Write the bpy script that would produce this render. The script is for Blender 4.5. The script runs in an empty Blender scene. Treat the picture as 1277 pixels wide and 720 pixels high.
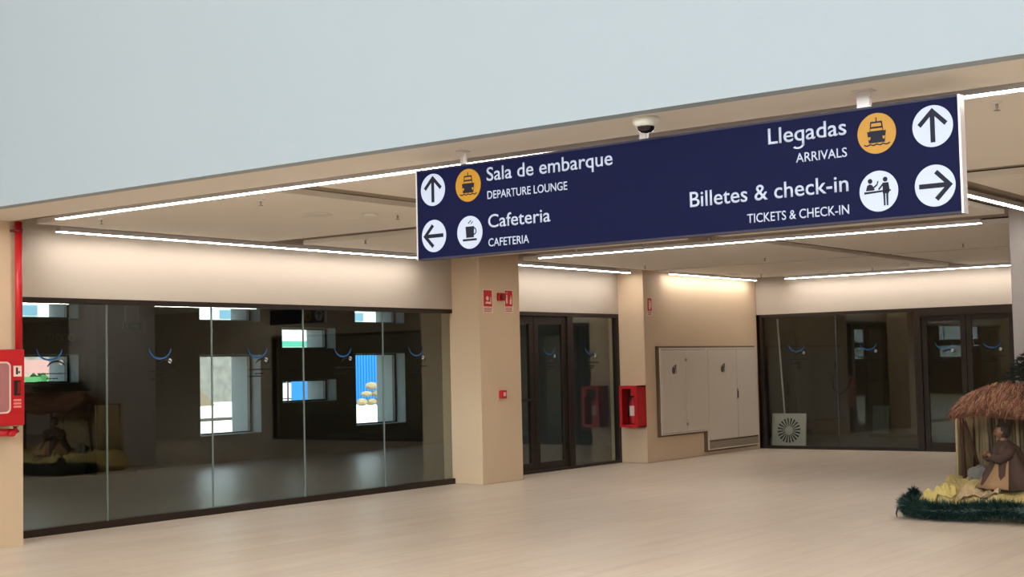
import bpy, bmesh, math, random
from mathutils import Vector, Matrix
sc = bpy.context.scene
col = sc.collection
PI = math.pi
random.seed(7)

# ------------------------------------------------------------------ camera
F_PX = 1743.06
YAW, PITCH, ROLL = math.radians(36.9617), math.radians(3.16833), math.radians(-1.29847)
fw = Vector((math.cos(YAW), math.sin(YAW), 0)); rt = Vector((math.sin(YAW), -math.cos(YAW), 0)); up = Vector((0, 0, 1))
w_ = fw * math.cos(PITCH) + up * math.sin(PITCH)
u_ = -fw * math.sin(PITCH) + up * math.cos(PITCH)
r3 = rt * math.cos(ROLL) + u_ * math.sin(ROLL)
u3 = -rt * math.sin(ROLL) + u_ * math.cos(ROLL)
cd = bpy.data.cameras.new('camera'); cam = bpy.data.objects.new('camera', cd); col.objects.link(cam)
cam.matrix_world = Matrix(((r3.x, u3.x, -w_.x, 0), (r3.y, u3.y, -w_.y, 0), (r3.z, u3.z, -w_.z, 1.6), (0, 0, 0, 1)))
cd.sensor_width = 36; cd.lens = F_PX / 1277 * 36; cd.clip_end = 300
sc.camera = cam

# ------------------------------------------------------------------ light and exposure
sc.view_settings.view_transform = 'Standard'; sc.view_settings.look = 'None'
sc.view_settings.gamma = 1; sc.view_settings.use_curve_mapping = False
sc.view_settings.exposure = 0.0
LED = 34.0            # emission of the linear lamps
wd = bpy.data.worlds.new('sky'); sc.world = wd; wd.use_nodes = True
bg = wd.node_tree.nodes['Background']; bg.inputs[0].default_value = (0.78, 0.9, 1.0, 1); bg.inputs[1].default_value = 4.0

def area(name, loc, rot, sx, sy, power, color):
    l = bpy.data.lights.new(name, 'AREA'); l.shape = 'RECTANGLE'; l.size = sx; l.size_y = sy; l.energy = power; l.color = color
    o = bpy.data.objects.new(name, l); col.objects.link(o); o.location = loc; o.rotation_euler = rot
    return o
# daylight through the hall's high rear glazing (in front of the glass of that clerestory, facing the fascia)
area('clerestory_daylight', (-11.7, 1.5, 6.6), (0, -PI / 2, 0), 3.6, 20, 4200, (0.86, 0.95, 1.0))
sd = bpy.data.lights.new('sun', 'SUN'); sd.energy = 8.0; sd.angle = 0.02; sd.color = (1, 0.95, 0.88)
sun = bpy.data.objects.new('sun', sd); col.objects.link(sun); sun.rotation_euler = (math.radians(38), 0, math.radians(-25))

# ------------------------------------------------------------------ materials
def srgb(r, g, b):
    f = lambda c: (c / 255 / 12.92) if c / 255 <= 0.04045 else ((c / 255 + 0.055) / 1.055) ** 2.4
    return (f(r), f(g), f(b), 1)
def mat(name, c, rough=0.6, metal=0, spec=0.5, var=0.0, scale=6, bump=0.0, bscale=60):
    m = bpy.data.materials.new(name); m.use_nodes = True; nt = m.node_tree; b = nt.nodes['Principled BSDF']
    b.inputs['Base Color'].default_value = c; b.inputs['Roughness'].default_value = rough; b.inputs['Metallic'].default_value = metal
    b.inputs['Specular IOR Level'].default_value = spec
    if var or bump:
        tc = nt.nodes.new('ShaderNodeTexCoord')
        n = nt.nodes.new('ShaderNodeTexNoise'); n.inputs['Scale'].default_value = scale; n.inputs['Detail'].default_value = 4
        nt.links.new(tc.outputs['Object'], n.inputs['Vector'])
        if var:
            mx = nt.nodes.new('ShaderNodeMix'); mx.data_type = 'RGBA'
            mx.inputs[6].default_value = tuple(v * (1 - var) for v in c[:3]) + (1,); mx.inputs[7].default_value = tuple(min(1, v * (1 + var)) for v in c[:3]) + (1,)
            nt.links.new(n.outputs[0], mx.inputs[0]); nt.links.new(mx.outputs[2], b.inputs['Base Color'])
        if bump:
            n2 = nt.nodes.new('ShaderNodeTexNoise'); n2.inputs['Scale'].default_value = bscale; n2.inputs['Detail'].default_value = 3
            nt.links.new(tc.outputs['Object'], n2.inputs['Vector'])
            bp = nt.nodes.new('ShaderNodeBump'); bp.inputs['Strength'].default_value = bump; bp.inputs['Distance'].default_value = 0.01
            nt.links.new(n2.outputs[0], bp.inputs['Height']); nt.links.new(bp.outputs[0], b.inputs['Normal'])
    return m
def emit(name, c, s):
    m = bpy.data.materials.new(name); m.use_nodes = True; b = m.node_tree.nodes['Principled BSDF']
    b.inputs['Base Color'].default_value = (0.8, 0.8, 0.8, 1); b.inputs['Emission Color'].default_value = c; b.inputs['Emission Strength'].default_value = s
    return m
def glass(name, tint, r0):
    m = bpy.data.materials.new(name); m.use_nodes = True; nt = m.node_tree; nt.nodes.clear(); N = nt.nodes.new; L = nt.links.new
    out = N('ShaderNodeOutputMaterial'); mix = N('ShaderNodeMixShader'); tr = N('ShaderNodeBsdfTransparent'); gl = N('ShaderNodeBsdfGlossy')
    tr.inputs[0].default_value = tint; gl.inputs['Roughness'].default_value = 0.0; gl.inputs[0].default_value = (0.94, 1.0, 0.94, 1)
    geo = N('ShaderNodeNewGeometry'); dot = N('ShaderNodeVectorMath'); dot.operation = 'DOT_PRODUCT'
    L(geo.outputs['Incoming'], dot.inputs[0]); L(geo.outputs['Normal'], dot.inputs[1])
    def M(op, a, b=None):
        n = N('ShaderNodeMath'); n.operation = op
        for i, v in enumerate((a, b)):
            if v is None: continue
            if isinstance(v, (int, float)): n.inputs[i].default_value = v
            else: L(v, n.inputs[i])
        return n.outputs[0]
    c = M('ABSOLUTE', dot.outputs['Value']); om = M('SUBTRACT', 1.0, c); p5 = M('POWER', om, 5.0)
    f = M('ADD', M('MULTIPLY', p5, 1 - r0), r0)
    L(f, mix.inputs[0]); L(tr.outputs[0], mix.inputs[1]); L(gl.outputs[0], mix.inputs[2]); L(mix.outputs[0], out.inputs[0])
    return m

TAN = mat('tan_wall_panel', srgb(208, 183, 152), 0.55, var=0.03, scale=1.5)
CREAM = mat('cream_plaster', srgb(184, 172, 157), 0.7, var=0.02, scale=1)
CEIL = mat('ceiling_paint', srgb(226, 219, 208), 0.8, var=0.015, scale=1)
CHAN = mat('channel_paint', srgb(148, 134, 116), 0.8)
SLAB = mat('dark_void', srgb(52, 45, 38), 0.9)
FASC = mat('white_fascia', srgb(157, 168, 176), 0.75, var=0.015, scale=0.4)
PIER = mat('grey_pier', srgb(168, 162, 160), 0.6, var=0.05, scale=8)
FRAME = mat('bronze_frame', srgb(42, 31, 24), 0.4, metal=0.3)
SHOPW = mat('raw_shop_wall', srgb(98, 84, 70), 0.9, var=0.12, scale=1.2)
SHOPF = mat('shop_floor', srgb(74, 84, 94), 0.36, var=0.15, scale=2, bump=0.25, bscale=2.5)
REVEAL = mat('grey_reveal', srgb(128, 136, 137), 0.7)
DARKF = mat('dark_window_frame', srgb(35, 34, 36), 0.5)
RED = mat('red_enamel', srgb(190, 22, 28), 0.4)
DRED = mat('dark_red', srgb(130, 18, 20), 0.45)
BLACK = mat('black', srgb(18, 18, 20), 0.5)
WHITE = mat('white_print', srgb(232, 234, 236), 0.6)
PINKW = mat('pale_sign_white', srgb(232, 205, 190), 0.6)
NAVY = mat('navy_sign_face', srgb(12, 16, 54), 0.65, spec=0.12)
LETTER = mat('sign_lettering', srgb(186, 195, 216), 0.55)
YEL = mat('yellow_disc', srgb(178, 126, 8), 0.5)
INK = mat('dark_ink', srgb(18, 20, 40), 0.6, spec=0.25)
ALU = mat('pale_aluminium', srgb(205, 200, 200), 0.4, metal=0.3)
CAB = mat('grey_cabinet', srgb(205, 194, 180), 0.5, var=0.02)
CABD = mat('cabinet_seam', srgb(110, 88, 68), 0.6)
STEEL = mat('steel', srgb(150, 145, 138), 0.35, metal=0.8)
BLUE = mat('logo_blue', srgb(28, 96, 158), 0.5)
JOINT = mat('glass_joint', srgb(120, 130, 124), 0.4)
PLAS = mat('white_plastic', srgb(215, 212, 200), 0.5)
PANE = glass('tinted_glass', (0.86, 0.88, 0.87, 1), 0.10)
PANED = glass('end_glass', (0.86, 0.88, 0.86, 1), 0.05)
CLEAR = glass('clear_glass', (0.93, 0.97, 0.96, 1), 0.04)
LEDM = emit('led_diffuser', (1.0, 0.94, 0.89, 1), LED)

# stone floor: long narrow tiles with faint joints
FLOOR = mat('stone_floor', srgb(190, 172, 152), 0.38)
nt = FLOOR.node_tree; N = nt.nodes.new; L = nt.links.new; b = nt.nodes['Principled BSDF']
tc = N('ShaderNodeTexCoord'); br = N('ShaderNodeTexBrick'); br.inputs['Scale'].default_value = 1
br.inputs['Brick Width'].default_value = 1.2; br.inputs['Row Height'].default_value = 0.3; br.inputs['Mortar Size'].default_value = 0.004
br.inputs['Color1'].default_value = srgb(208, 193, 176); br.inputs['Color2'].default_value = srgb(201, 186, 169); br.inputs['Mortar'].default_value = srgb(182, 167, 150)
L(tc.outputs['Object'], br.inputs['Vector'])
nz = N('ShaderNodeTexNoise'); nz.inputs['Scale'].default_value = 2.2; nz.inputs['Detail'].default_value = 5; mp = N('ShaderNodeMapping'); mp.inputs['Scale'].default_value = (0.35, 3.5, 1)
L(tc.outputs['Object'], mp.inputs[0]); L(mp.outputs[0], nz.inputs['Vector'])
mx = N('ShaderNodeMix'); mx.data_type = 'RGBA'; mx.blend_type = 'OVERLAY'; mx.inputs[0].default_value = 0.22
L(br.outputs['Color'], mx.inputs[6]); L(nz.outputs['Color'], mx.inputs[7])
hs = N('ShaderNodeHueSaturation'); hs.inputs['Saturation'].default_value = 1.0; L(mx.outputs[2], hs.inputs['Color'])
bw = N('ShaderNodeRGBToBW'); L(nz.outputs['Color'], bw.inputs[0]); L(bw.outputs[0], mx.inputs[7])
L(hs.outputs[0], b.inputs['Base Color'])
rr = N('ShaderNodeMapRange'); rr.inputs[3].default_value = 0.26; rr.inputs[4].default_value = 0.46; L(nz.outputs[0], rr.inputs[0]); L(rr.outputs[0], b.inputs['Roughness'])

# ------------------------------------------------------------------ mesh helpers
def box(bm, x0, x1, y0, y1, z0, z1, mi=0):
    vs = [bm.verts.new((x, y, z)) for x in (x0, x1) for y in (y0, y1) for z in (z0, z1)]
    for f in ((0, 1, 3, 2), (4, 6, 7, 5), (0, 4, 5, 1), (2, 3, 7, 6), (0, 2, 6, 4), (1, 5, 7, 3)):
        bm.faces.new([vs[i] for i in f]).material_index = mi
def ring_tube(bm, pts, rad, seg=10, mi=0, smooth=True):
    pts = [Vector(p) for p in pts]; rad = rad if isinstance(rad, (list, tuple)) else [rad] * len(pts)
    rings = []
    for i, p in enumerate(pts):
        d = (pts[min(i + 1, len(pts) - 1)] - pts[max(i - 1, 0)]).normalized()
        a = d.cross(Vector((0, 0, 1)) if abs(d.z) < 0.9 else Vector((1, 0, 0))).normalized(); c = d.cross(a)
        rings.append([bm.verts.new(p + (a * math.cos(t) + c * math.sin(t)) * rad[i]) for t in [2 * PI * k / seg for k in range(seg)]])
    for r0, r1 in zip(rings, rings[1:]):
        for k in range(seg):
            f = bm.faces.new((r0[k], r0[(k + 1) % seg], r1[(k + 1) % seg], r1[k])); f.material_index = mi; f.smooth = smooth
    for r in (rings[0], rings[-1]):
        bm.faces.new(r).material_index = mi
def prism(bm, pts, y0, y1, mi=0, off=(0, 0)):
    """polygon in local x-z, extruded from y0 to y1"""
    a = [bm.verts.new((x + off[0], y0, z + off[1])) for x, z in pts]; c = [bm.verts.new((x + off[0], y1, z + off[1])) for x, z in pts]
    bm.faces.new(a).material_index = mi; bm.faces.new(c[::-1]).material_index = mi
    n = len(pts)
    for i in range(n): bm.faces.new((a[i], a[(i + 1) % n], c[(i + 1) % n], c[i])).material_index = mi
def disc(r, n=40, cx=0, cz=0, rz=None): return [(cx + r * math.cos(2 * PI * k / n), cz + (rz or r) * math.sin(2 * PI * k / n)) for k in range(n)]
def stroke(p, q, w):
    d = Vector((q[0] - p[0], q[1] - p[1])); d.normalize(); n = Vector((-d.y, d.x)) * w / 2
    return [(p[0] + n.x, p[1] + n.y), (q[0] + n.x, q[1] + n.y), (q[0] - n.x, q[1] - n.y), (p[0] - n.x, p[1] - n.y)]
def arc_band(r0, r1, a0, a1, n=18, cx=0, cz=0, sx=1, sz=1):
    A = [a0 + (a1 - a0) * k / n for k in range(n + 1)]
    return [(cx + sx * r1 * math.cos(a), cz + sz * r1 * math.sin(a)) for a in A] + [(cx + sx * r0 * math.cos(a), cz + sz * r0 * math.sin(a)) for a in A[::-1]]
def link(name, me, mats, parent=None):
    for m in (mats if isinstance(mats, (list, tuple)) else [mats]): me.materials.append(m)
    o = bpy.data.objects.new(name, me); col.objects.link(o); o.parent = parent
    return o
def obj(name, bm, mats, parent=None, bevel=0):
    bmesh.ops.recalc_face_normals(bm, faces=bm.faces)
    me = bpy.data.meshes.new(name); bm.to_mesh(me); bm.free()
    o = link(name, me, mats, parent)
    if bevel:
        md = o.modifiers.new('bevel', 'BEVEL'); md.width = bevel; md.segments = 2; md.limit_method = 'ANGLE'
    return o
def boxes(name, bl, mats, parent=None, bevel=0):
    bm = bmesh.new()
    for b_ in bl: box(bm, *b_)
    return obj(name, bm, mats, parent, bevel)
def struct(o): o['kind'] = 'structure'; return o
def tag(o, label, cat, group=None):
    o['label'] = label; o['category'] = cat
    if group: o['group'] = group
    return o
def thing(name, label, cat, loc=(0, 0, 0), rz=0, group=None):
    o = bpy.data.objects.new(name, None); col.objects.link(o); o.location = loc; o.rotation_euler = (0, 0, rz); o.empty_display_size = 0.1
    return tag(o, label, cat, group)
def sthing(name, loc=(0, 0, 0)):
    o = bpy.data.objects.new(name, None); col.objects.link(o); o.location = loc; o.empty_display_size = 0.1
    return struct(o)
def children(o): return [c for c in bpy.data.objects if c.parent == o]
def dup(o, parent=None):
    c = o.copy(); col.objects.link(c); c.parent = parent
    for ch in children(o): dup(ch, c)
    return c
def text_part(name, s, x0, x1, base, cap, y, m, parent, bold=0.008):
    """lettering standing in the local x-z plane at depth y, fitted to x0..x1 with the given cap height"""
    def mk(t):
        cu = bpy.data.curves.new('lettering', 'FONT'); cu.body = t; cu.size = 1; cu.offset = bold; cu.extrude = 0.0; cu.resolution_u = 4
        tmp = bpy.data.objects.new('tmp', cu); me = bpy.data.meshes.new_from_object(tmp)
        bpy.data.objects.remove(tmp); bpy.data.curves.remove(cu); return me
    h = mk('E'); ch = max(v.co.y for v in h.vertices) - min(v.co.y for v in h.vertices); bpy.data.meshes.remove(h)
    gi = s.find('g'); hook = None
    if gi >= 0:
        s = s.replace('g', 'q'); mq = mk(s[:gi + 1]); xr = max(v.co.x for v in mq.vertices); zr = min(v.co.y for v in mq.vertices); bpy.data.meshes.remove(mq); hook = (xr, zr)
    me = mk(s); xs = [v.co.x for v in me.vertices]; a, b_ = min(xs), max(xs)
    kx = (x1 - x0) / (b_ - a); kz = cap / ch
    bm = bmesh.new(); bm.from_mesh(me); bpy.data.meshes.remove(me)
    if hook:
        xr, zr = hook; sw = 0.085 * ch / 0.7; pts_ = arc_band(0.155, 0.155 + sw, -PI * .78, 0, 12, xr - 0.155 - sw, zr + 0.09, 1.15, .9)
        pts_ = [(px_ + 0.155 * -.0 - (0.155 + sw) * .15, pz_) for px_, pz_ in pts_]
        bm.faces.new([bm.verts.new((px_, pz_, 0)) for px_, pz_ in pts_])
    for v in bm.verts: v.co = Vector((x0 + (v.co.x - a) * kx, y, base + (v.co.y + bold * 0.5) * kz))
    r = bmesh.ops.extrude_face_region(bm, geom=bm.faces[:])
    for v in [g for g in r['geom'] if isinstance(g, bmesh.types.BMVert)]: v.co.y -= 0.0012
    me = bpy.data.meshes.new(name); bmesh.ops.recalc_face_normals(bm, faces=bm.faces); bm.to_mesh(me); bm.free()
    return link(name, me, m, parent)

# ------------------------------------------------------------------ setting: hall and corridor
YA, YF, ZC = 12.28, 11.80, 3.085      # glazing plane, pier plane, ceiling height
XD = 23.08                            # end glazing plane
struct(boxes('floor', [(-13, XD, -13, YA + 0.05, -0.1, 0)], FLOOR))
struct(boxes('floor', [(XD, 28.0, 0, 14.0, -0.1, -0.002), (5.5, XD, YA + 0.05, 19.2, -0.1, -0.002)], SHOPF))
# hall (double height) behind and around the camera
struct(boxes('wall_left', [(-13, 7.871, YF, YA + 0.12, 0, 3.5), (-13, 7.0, YF, YA + 0.12, 3.5, 9.3)], TAN))
struct(boxes('wall_right', [(-13, 28, -13.2, -13, 0, 9.3)], TAN))
struct(boxes('wall_rear', [(-13.2, -13, -13, 12.4, 0, 1.55), (-13.2, -13, -13, 12.4, 2.05, 2.3), (-13.2, -13, -13, 12.4, 3.1, 9.3)] +
             [(-13.2, -13, y, y + 2.2, 1.5, 3.2) for y in (-13, -8.4, -3.8, 0.8, 5.4, 10.2)], SHOPW))
struct(boxes('wall_fascia', [(7.0, 7.12, -13, YF, ZC, 9.3)], FASC))
struct(boxes('ceiling', [(-13, 7.1, -13, 12.4, 9.3, 9.5)], CEIL))
# soffit and ceiling panels
X_CUTS = [(8.05, 11.1), (11.65, 14.85), (15.85, 19.32), (19.47, 22.72)]
rows = lambda xi: [(8.47, 11.83), (4.66, 8.0)] if xi < 2 else [(8.07, 11.83 if xi == 3 else 11.72), (4.66, 7.75)]
pb = [(7.12, 7.73, -13, YF, ZC, ZC + 0.06), (7.0, 7.73, YF, YA, ZC, ZC + 0.06)]
for i, (xa, xb) in enumerate(X_CUTS):
    for ya, yb in rows(i) + [(0.3, 4.0), (-4.0, 0.0), (-8.2, -4.4), (-13, -8.6)]: pb.append((xa, xb, ya, yb, ZC, ZC + 0.05))
struct(boxes('ceiling', pb, CEIL))
# channel covers slightly above the panels, dark void over everything
cv = [(7.73, 8.05, -13, 11.6, ZC + 0.07, ZC + 0.09), (11.1, 11.65, -13, 11.83, ZC + 0.06, ZC + 0.08), (14.85, 15.78, -13, 11.4, ZC + 0.06, ZC + 0.08),
      (8.1, 14.85, 8.0, 8.47, ZC + 0.055, ZC + 0.075), (15.85, 22.9, 7.75, 8.07, ZC + 0.055, ZC + 0.075), (8.05, 14.75, 4.1, 4.66, ZC + 0.06, ZC + 0.08), (15.9, 22.9, 4.1, 4.66, ZC + 0.06, ZC + 0.08)]
for y in (0.0, -4.4, -8.6): cv.append((8.05, 22.9, y, y + 0.4, ZC + 0.055, ZC + 0.075))
struct(boxes('trim_1', cv, CHAN))
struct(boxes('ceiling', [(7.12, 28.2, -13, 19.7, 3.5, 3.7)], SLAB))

# left side: bulkhead over the glazing, piers
struct(boxes('wall_left_bulkhead', [(7.871, 14.95, YA, YA + 0.14, 2.40, 3.5), (15.84, 19.18, YA, YA + 0.14, 2.40, 3.5)], CREAM))
struct(boxes('wall_left_pier', [(14.93, 15.85, YF, YA + 0.2, 0, 3.5)], TAN, bevel=0.008))
struct(boxes('wall_left_niche', [(19.18, XD, YF, YA + 0.2, 0, 3.5)], TAN, bevel=0.008))
struct(boxes('wall_end_bulkhead', [(XD, XD + 0.14, 7.18, 11.80, 2.425, 3.5), (XD, XD + 0.14, 0.1, 7.18, 2.425, 3.5), (XD, XD + 0.14, -13, 0.1, 0, 3.5)], CREAM))
struct(boxes('wall_right_pier', [(15.0, 16.0, 3.55, 4.67, 0, 3.5)], PIER, bevel=0.01))

# shop behind the left glazing, with openings to the outside
WIN = [(12.84, 13.84, 1.48, 1.95), (12.84, 13.84, 2.515, 2.80), (16.33, 17.78, 0.48, 1.92), (16.33, 17.78, 2.515, 2.80),
       (18.31, 19.75, 1.0, 1.43), (18.31, 19.75, 2.01, 2.42), (20.29, 21.78, 0.48, 1.92), (20.29, 21.78, 2.52, 2.81)]
WIN[0] = (11.9, 13.84, 1.48, 1.95); WIN[1] = (11.9, 13.84, 2.515, 2.80)
YB0, YB1 = 19.2, 19.98
def holes_wall(x0, x1, z0, z1, wins):
    xs = sorted({x0, x1} | {w[0] for w in wins} | {w[1] for w in wins}); zs = sorted({z0, z1} | {w[2] for w in wins} | {w[3] for w in wins}); out = []
    for xa, xb in zip(xs, xs[1:]):
        za = None
        for zb, zc in list(zip(zs, zs[1:])) + [(z1, z1)]:
            solid = zc > zb and not any(w[0] <= (xa + xb) / 2 <= w[1] and w[2] <= (zb + zc) / 2 <= w[3] for w in wins)
            if solid and za is None: za = zb
            if not solid and za is not None: out.append((xa, xb, YB0, YB1, za, zb)); za = None
    return out
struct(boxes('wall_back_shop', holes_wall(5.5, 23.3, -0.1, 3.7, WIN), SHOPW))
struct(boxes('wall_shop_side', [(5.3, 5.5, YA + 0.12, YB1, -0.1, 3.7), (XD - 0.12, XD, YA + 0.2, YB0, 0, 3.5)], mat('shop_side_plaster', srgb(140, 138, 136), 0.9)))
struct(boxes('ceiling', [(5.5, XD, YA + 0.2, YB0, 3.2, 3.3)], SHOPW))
# a bare pier inside the shop and a dark doorway in its rear wall
struct(boxes('wall_shop_pier', [(13.95, 14.75, 18.9, YB0, 0, 3.2)], SHOPW))
for i, (xa, xb, za, zb) in enumerate(WIN):
    w = sthing('window_%d' % (i + 4), ((xa + xb) / 2, YB0, za)); ox, oz = (xa + xb) / 2, za
    def loc(l): return [(p[0] - ox, p[1] - ox, p[2] - YB0, p[3] - YB0, p[4] - oz, p[5] - oz) for p in l]
    t = 0.012
    boxes('reveal', loc([(xa, xa + t, YB0 - .002, YB1 + .01, za, zb), (xb - t, xb, YB0 - .002, YB1 + .01, za, zb), (xa, xb, YB0 - .002, YB1 + .01, za, za + t), (xa, xb, YB0 - .002, YB1 + .01, zb - t, zb)]), REVEAL, w)
    f = 0.04; fy0, fy1 = 19.45, 19.52
    fr = boxes('window_frame', loc([(xa + t, xa + t + f, fy0, fy1, za, zb), (xb - t - f, xb - t, fy0, fy1, za, zb), (xa, xb, fy0, fy1, za + t, za + t + f * .6), (xa, xb, fy0, fy1, zb - t - f * .6, zb - t)]), DARKF, w)
    boxes('pane', loc([(xa + t + f, xb - t - f, 19.48, 19.488, za + t + f * .6, zb - t - f * .6)]), CLEAR, w)
# room behind the end glazing
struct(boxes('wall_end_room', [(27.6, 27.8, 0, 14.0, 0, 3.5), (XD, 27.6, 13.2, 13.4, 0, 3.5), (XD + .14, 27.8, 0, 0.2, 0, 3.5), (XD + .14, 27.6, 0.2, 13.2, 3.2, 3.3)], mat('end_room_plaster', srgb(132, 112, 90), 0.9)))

# ------------------------------------------------------------------ glazing
def logo(parent, place):
    """blue smile, dark arc with a white dot, faint small print; place maps local (u, z) -> world-local points"""
    bm = bmesh.new()
    def poly(pts, mi): bm.faces.new([bm.verts.new(place(u, z)) for u, z in pts]).material_index = mi
    def band(r0, r1, a0, a1, cx, cz, sx, sz, mi, n=16):
        A = [a0 + (a1 - a0) * k / n for k in range(n + 1)]
        for a, c in zip(A, A[1:]):
            ww = lambda t: 0.35 + 0.65 * math.sin((t - a0) / (a1 - a0) * PI)
            P = lambda t, r: (cx + sx * r * math.cos(t), cz + sz * r * math.sin(t))
            ra, rc = r1 - (r1 - r0) * ww(a), r1 - (r1 - r0) * ww(c)
            poly([P(a, r1), P(c, r1), P(c, rc), P(a, ra)], mi)
    band(0.128, 0.152, PI * 1.0, PI * 2.0, -0.02, 0.10, 1, 0.78, 0)
    band(0.095, 0.120, PI * 0.12, PI * 0.88, 0.06, -0.115, 1, 0.85, 1)
    poly([(0.115 + 0.026 * math.cos(2 * PI * k / 14), -0.035 + 0.026 * math.sin(2 * PI * k / 14)) for k in range(14)], 2)
    for z, a, c in ((-0.155, -0.16, 0.2), (-0.205, -0.06, 0.08), (-0.235, -0.16, 0.04)):
        u = a
        while u < c:
            d = random.uniform(0.02, 0.04); poly([(u, z), (min(u + d, c), z), (min(u + d, c), z + 0.012), (u, z + 0.012)], 1); u += d + 0.008
    return obj('logo_decal', bm, [BLUE, BLACK, WHITE], parent)

def frame_boxes(plane, u0, u1, z0, z1, f, d0, d1, fb=None):
    """rectangular frame in plane 'A' (u = X, depth along Y) or 'D' (u = Y, depth along X)"""
    fb = fb or f
    l = [(u0, u0 + f, z0, z1), (u1 - f, u1, z0, z1), (u0 + f, u1 - f, z1 - f, z1), (u0 + f, u1 - f, z0, z0 + fb)]
    return [(a, b_, d0, d1, c, d) if plane == 'A' else (d0, d1, a, b_, c, d) for a, b_, c, d in l]
def put(l, o): x, y, z = o; return [(p[0] - x, p[1] - x, p[2] - y, p[3] - y, p[4] - z, p[5] - z) for p in l]

# window_1: long shop window, five butt-jointed panes
o1 = (11.2, YA + 0.05, 0); w1 = sthing('window_1', o1)
boxes('window_frame', put(frame_boxes('A', 7.80, 15.01, 0, 2.40, 0.055, YA, YA + 0.10, 0.075), o1), FRAME, w1, 0.004)
J = [7.855, 9.228, 10.665, 12.111, 13.549, 14.955]; LG = [8.55, 9.95, 11.38, 12.82, 14.23]
for k in range(5):
    p = boxes('pane', put([(J[k] + 0.004, J[k + 1] - 0.004, YA + 0.045, YA + 0.053, 0.075, 2.345)], o1), PANE, w1)
    logo(p, lambda u, z, c=LG[k]: (c + u - o1[0], -0.0075, 1.775 + z))
for k in range(1, 5):
    boxes('glass_joint', put([(J[k] - 0.005, J[k] + 0.005, YA + 0.035, YA + 0.058, 0.075, 2.345)], o1), JOINT, w1)

# door_1: double door with side light in the second bay
o2 = (17.5, YA + 0.05, 0); d1 = sthing('door_1', o2)
boxes('door_frame', put(frame_boxes('A', 15.84, 19.18, 0, 2.40, 0.06, YA, YA + 0.10, 0.04) + [(17.72, 17.86, YA, YA + 0.1, 0.04, 2.34)], o2), FRAME, d1, 0.004)
def leaf(plane, u0, u1, zt, d, o, parent, stile=0.11, name='door_leaf'):
    lf = boxes(name, put(frame_boxes(plane, u0, u1, 0.02, zt, stile, d, d + 0.05, 0.13), o), FRAME, parent, 0.004)
    g = [(u0 + stile, u1 - stile, d + 0.02, d + 0.028, 0.15, zt - stile)]
    if plane == 'D': g = [(g[0][2], g[0][3], g[0][0], g[0][1], g[0][4], g[0][5])]
    boxes('pane', put(g, o), PANE if plane == 'A' else PANED, lf)
    return lf
l1 = leaf('A', 15.91, 16.86, 2.33, YA + 0.03, o2, d1)
l2 = leaf('A', 16.87, 17.715, 2.33, YA + 0.03, o2, d1)
boxes('push_bar', put([(15.98, 16.80, YA - 0.05, YA - 0.02, 1.07, 1.11), (16.0, 16.04, YA - 0.03, YA + 0.04, 1.06, 1.12), (16.74, 16.78, YA - 0.03, YA + 0.04, 1.06, 1.12)], o2), BLACK, l1)
sl = boxes('pane', put([(17.86, 19.12, YA + 0.045, YA + 0.053, 0.04, 2.34)], o2), PANE, d1)
logo(l2, lambda u, z: (17.31 + u - o2[0], 0.0 - 0.002, 1.77 + z))
logo(sl, lambda u, z: (18.42 + u - o2[0], -0.0075, 1.77 + z))

# window_2 and door_2: end glazing
o3 = (XD + 0.05, 10.2, 0); w2 = sthing('window_2', o3)
boxes('window_frame', put(frame_boxes('D', 8.80, 11.745, 0, 2.425, 0.055, XD, XD + 0.10), o3), FRAME, w2, 0.004)
for a, c, lg in ((10.29, 11.685, 11.02), (8.86, 10.28, 9.67)):
    p = boxes('pane', put([(XD + 0.045, XD + 0.053, a, c, 0.055, 2.37)], o3), PANED, w2)
    logo(p, lambda u, z, lg=lg: (-0.0075, lg - u - o3[1], 1.75 + z))
boxes('glass_joint', put([(XD + .035, XD + .058, 10.281, 10.289, 0.055, 2.37)], o3), SHOPF, w2)
o4 = (XD + 0.05, 7.95, 0); d2 = sthing('door_2', o4)
boxes('door_frame', put(frame_boxes('D', 7.10, 8.80, 0, 2.425, 0.07, XD, XD + 0.12, 0.02) + [(XD, XD + .12, 7.17, 8.73, 2.28, 2.36)], o4), FRAME, d2, 0.004)
for a, c, lg in ((7.975, 8.725, 8.33), (7.175, 7.965, 7.53)):
    lf = leaf('D', a, c, 2.28, XD + 0.03, o4, d2, 0.09)
    logo(lf, lambda u, z, lg=lg: (-0.002, lg - u - o4[1], 1.73 + z))
o5 = (XD + 0.05, 3.7, 0); w3 = sthing('window_3', o5)
boxes('window_frame', put(frame_boxes('D', 0.1, 7.10, 0, 2.425, 0.055, XD, XD + 0.10), o5), FRAME, w3)
boxes('pane', put([(XD + 0.045, XD + 0.053, 0.155, 7.045, 0.055, 2.37)], o5), PANED, w3)

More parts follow.
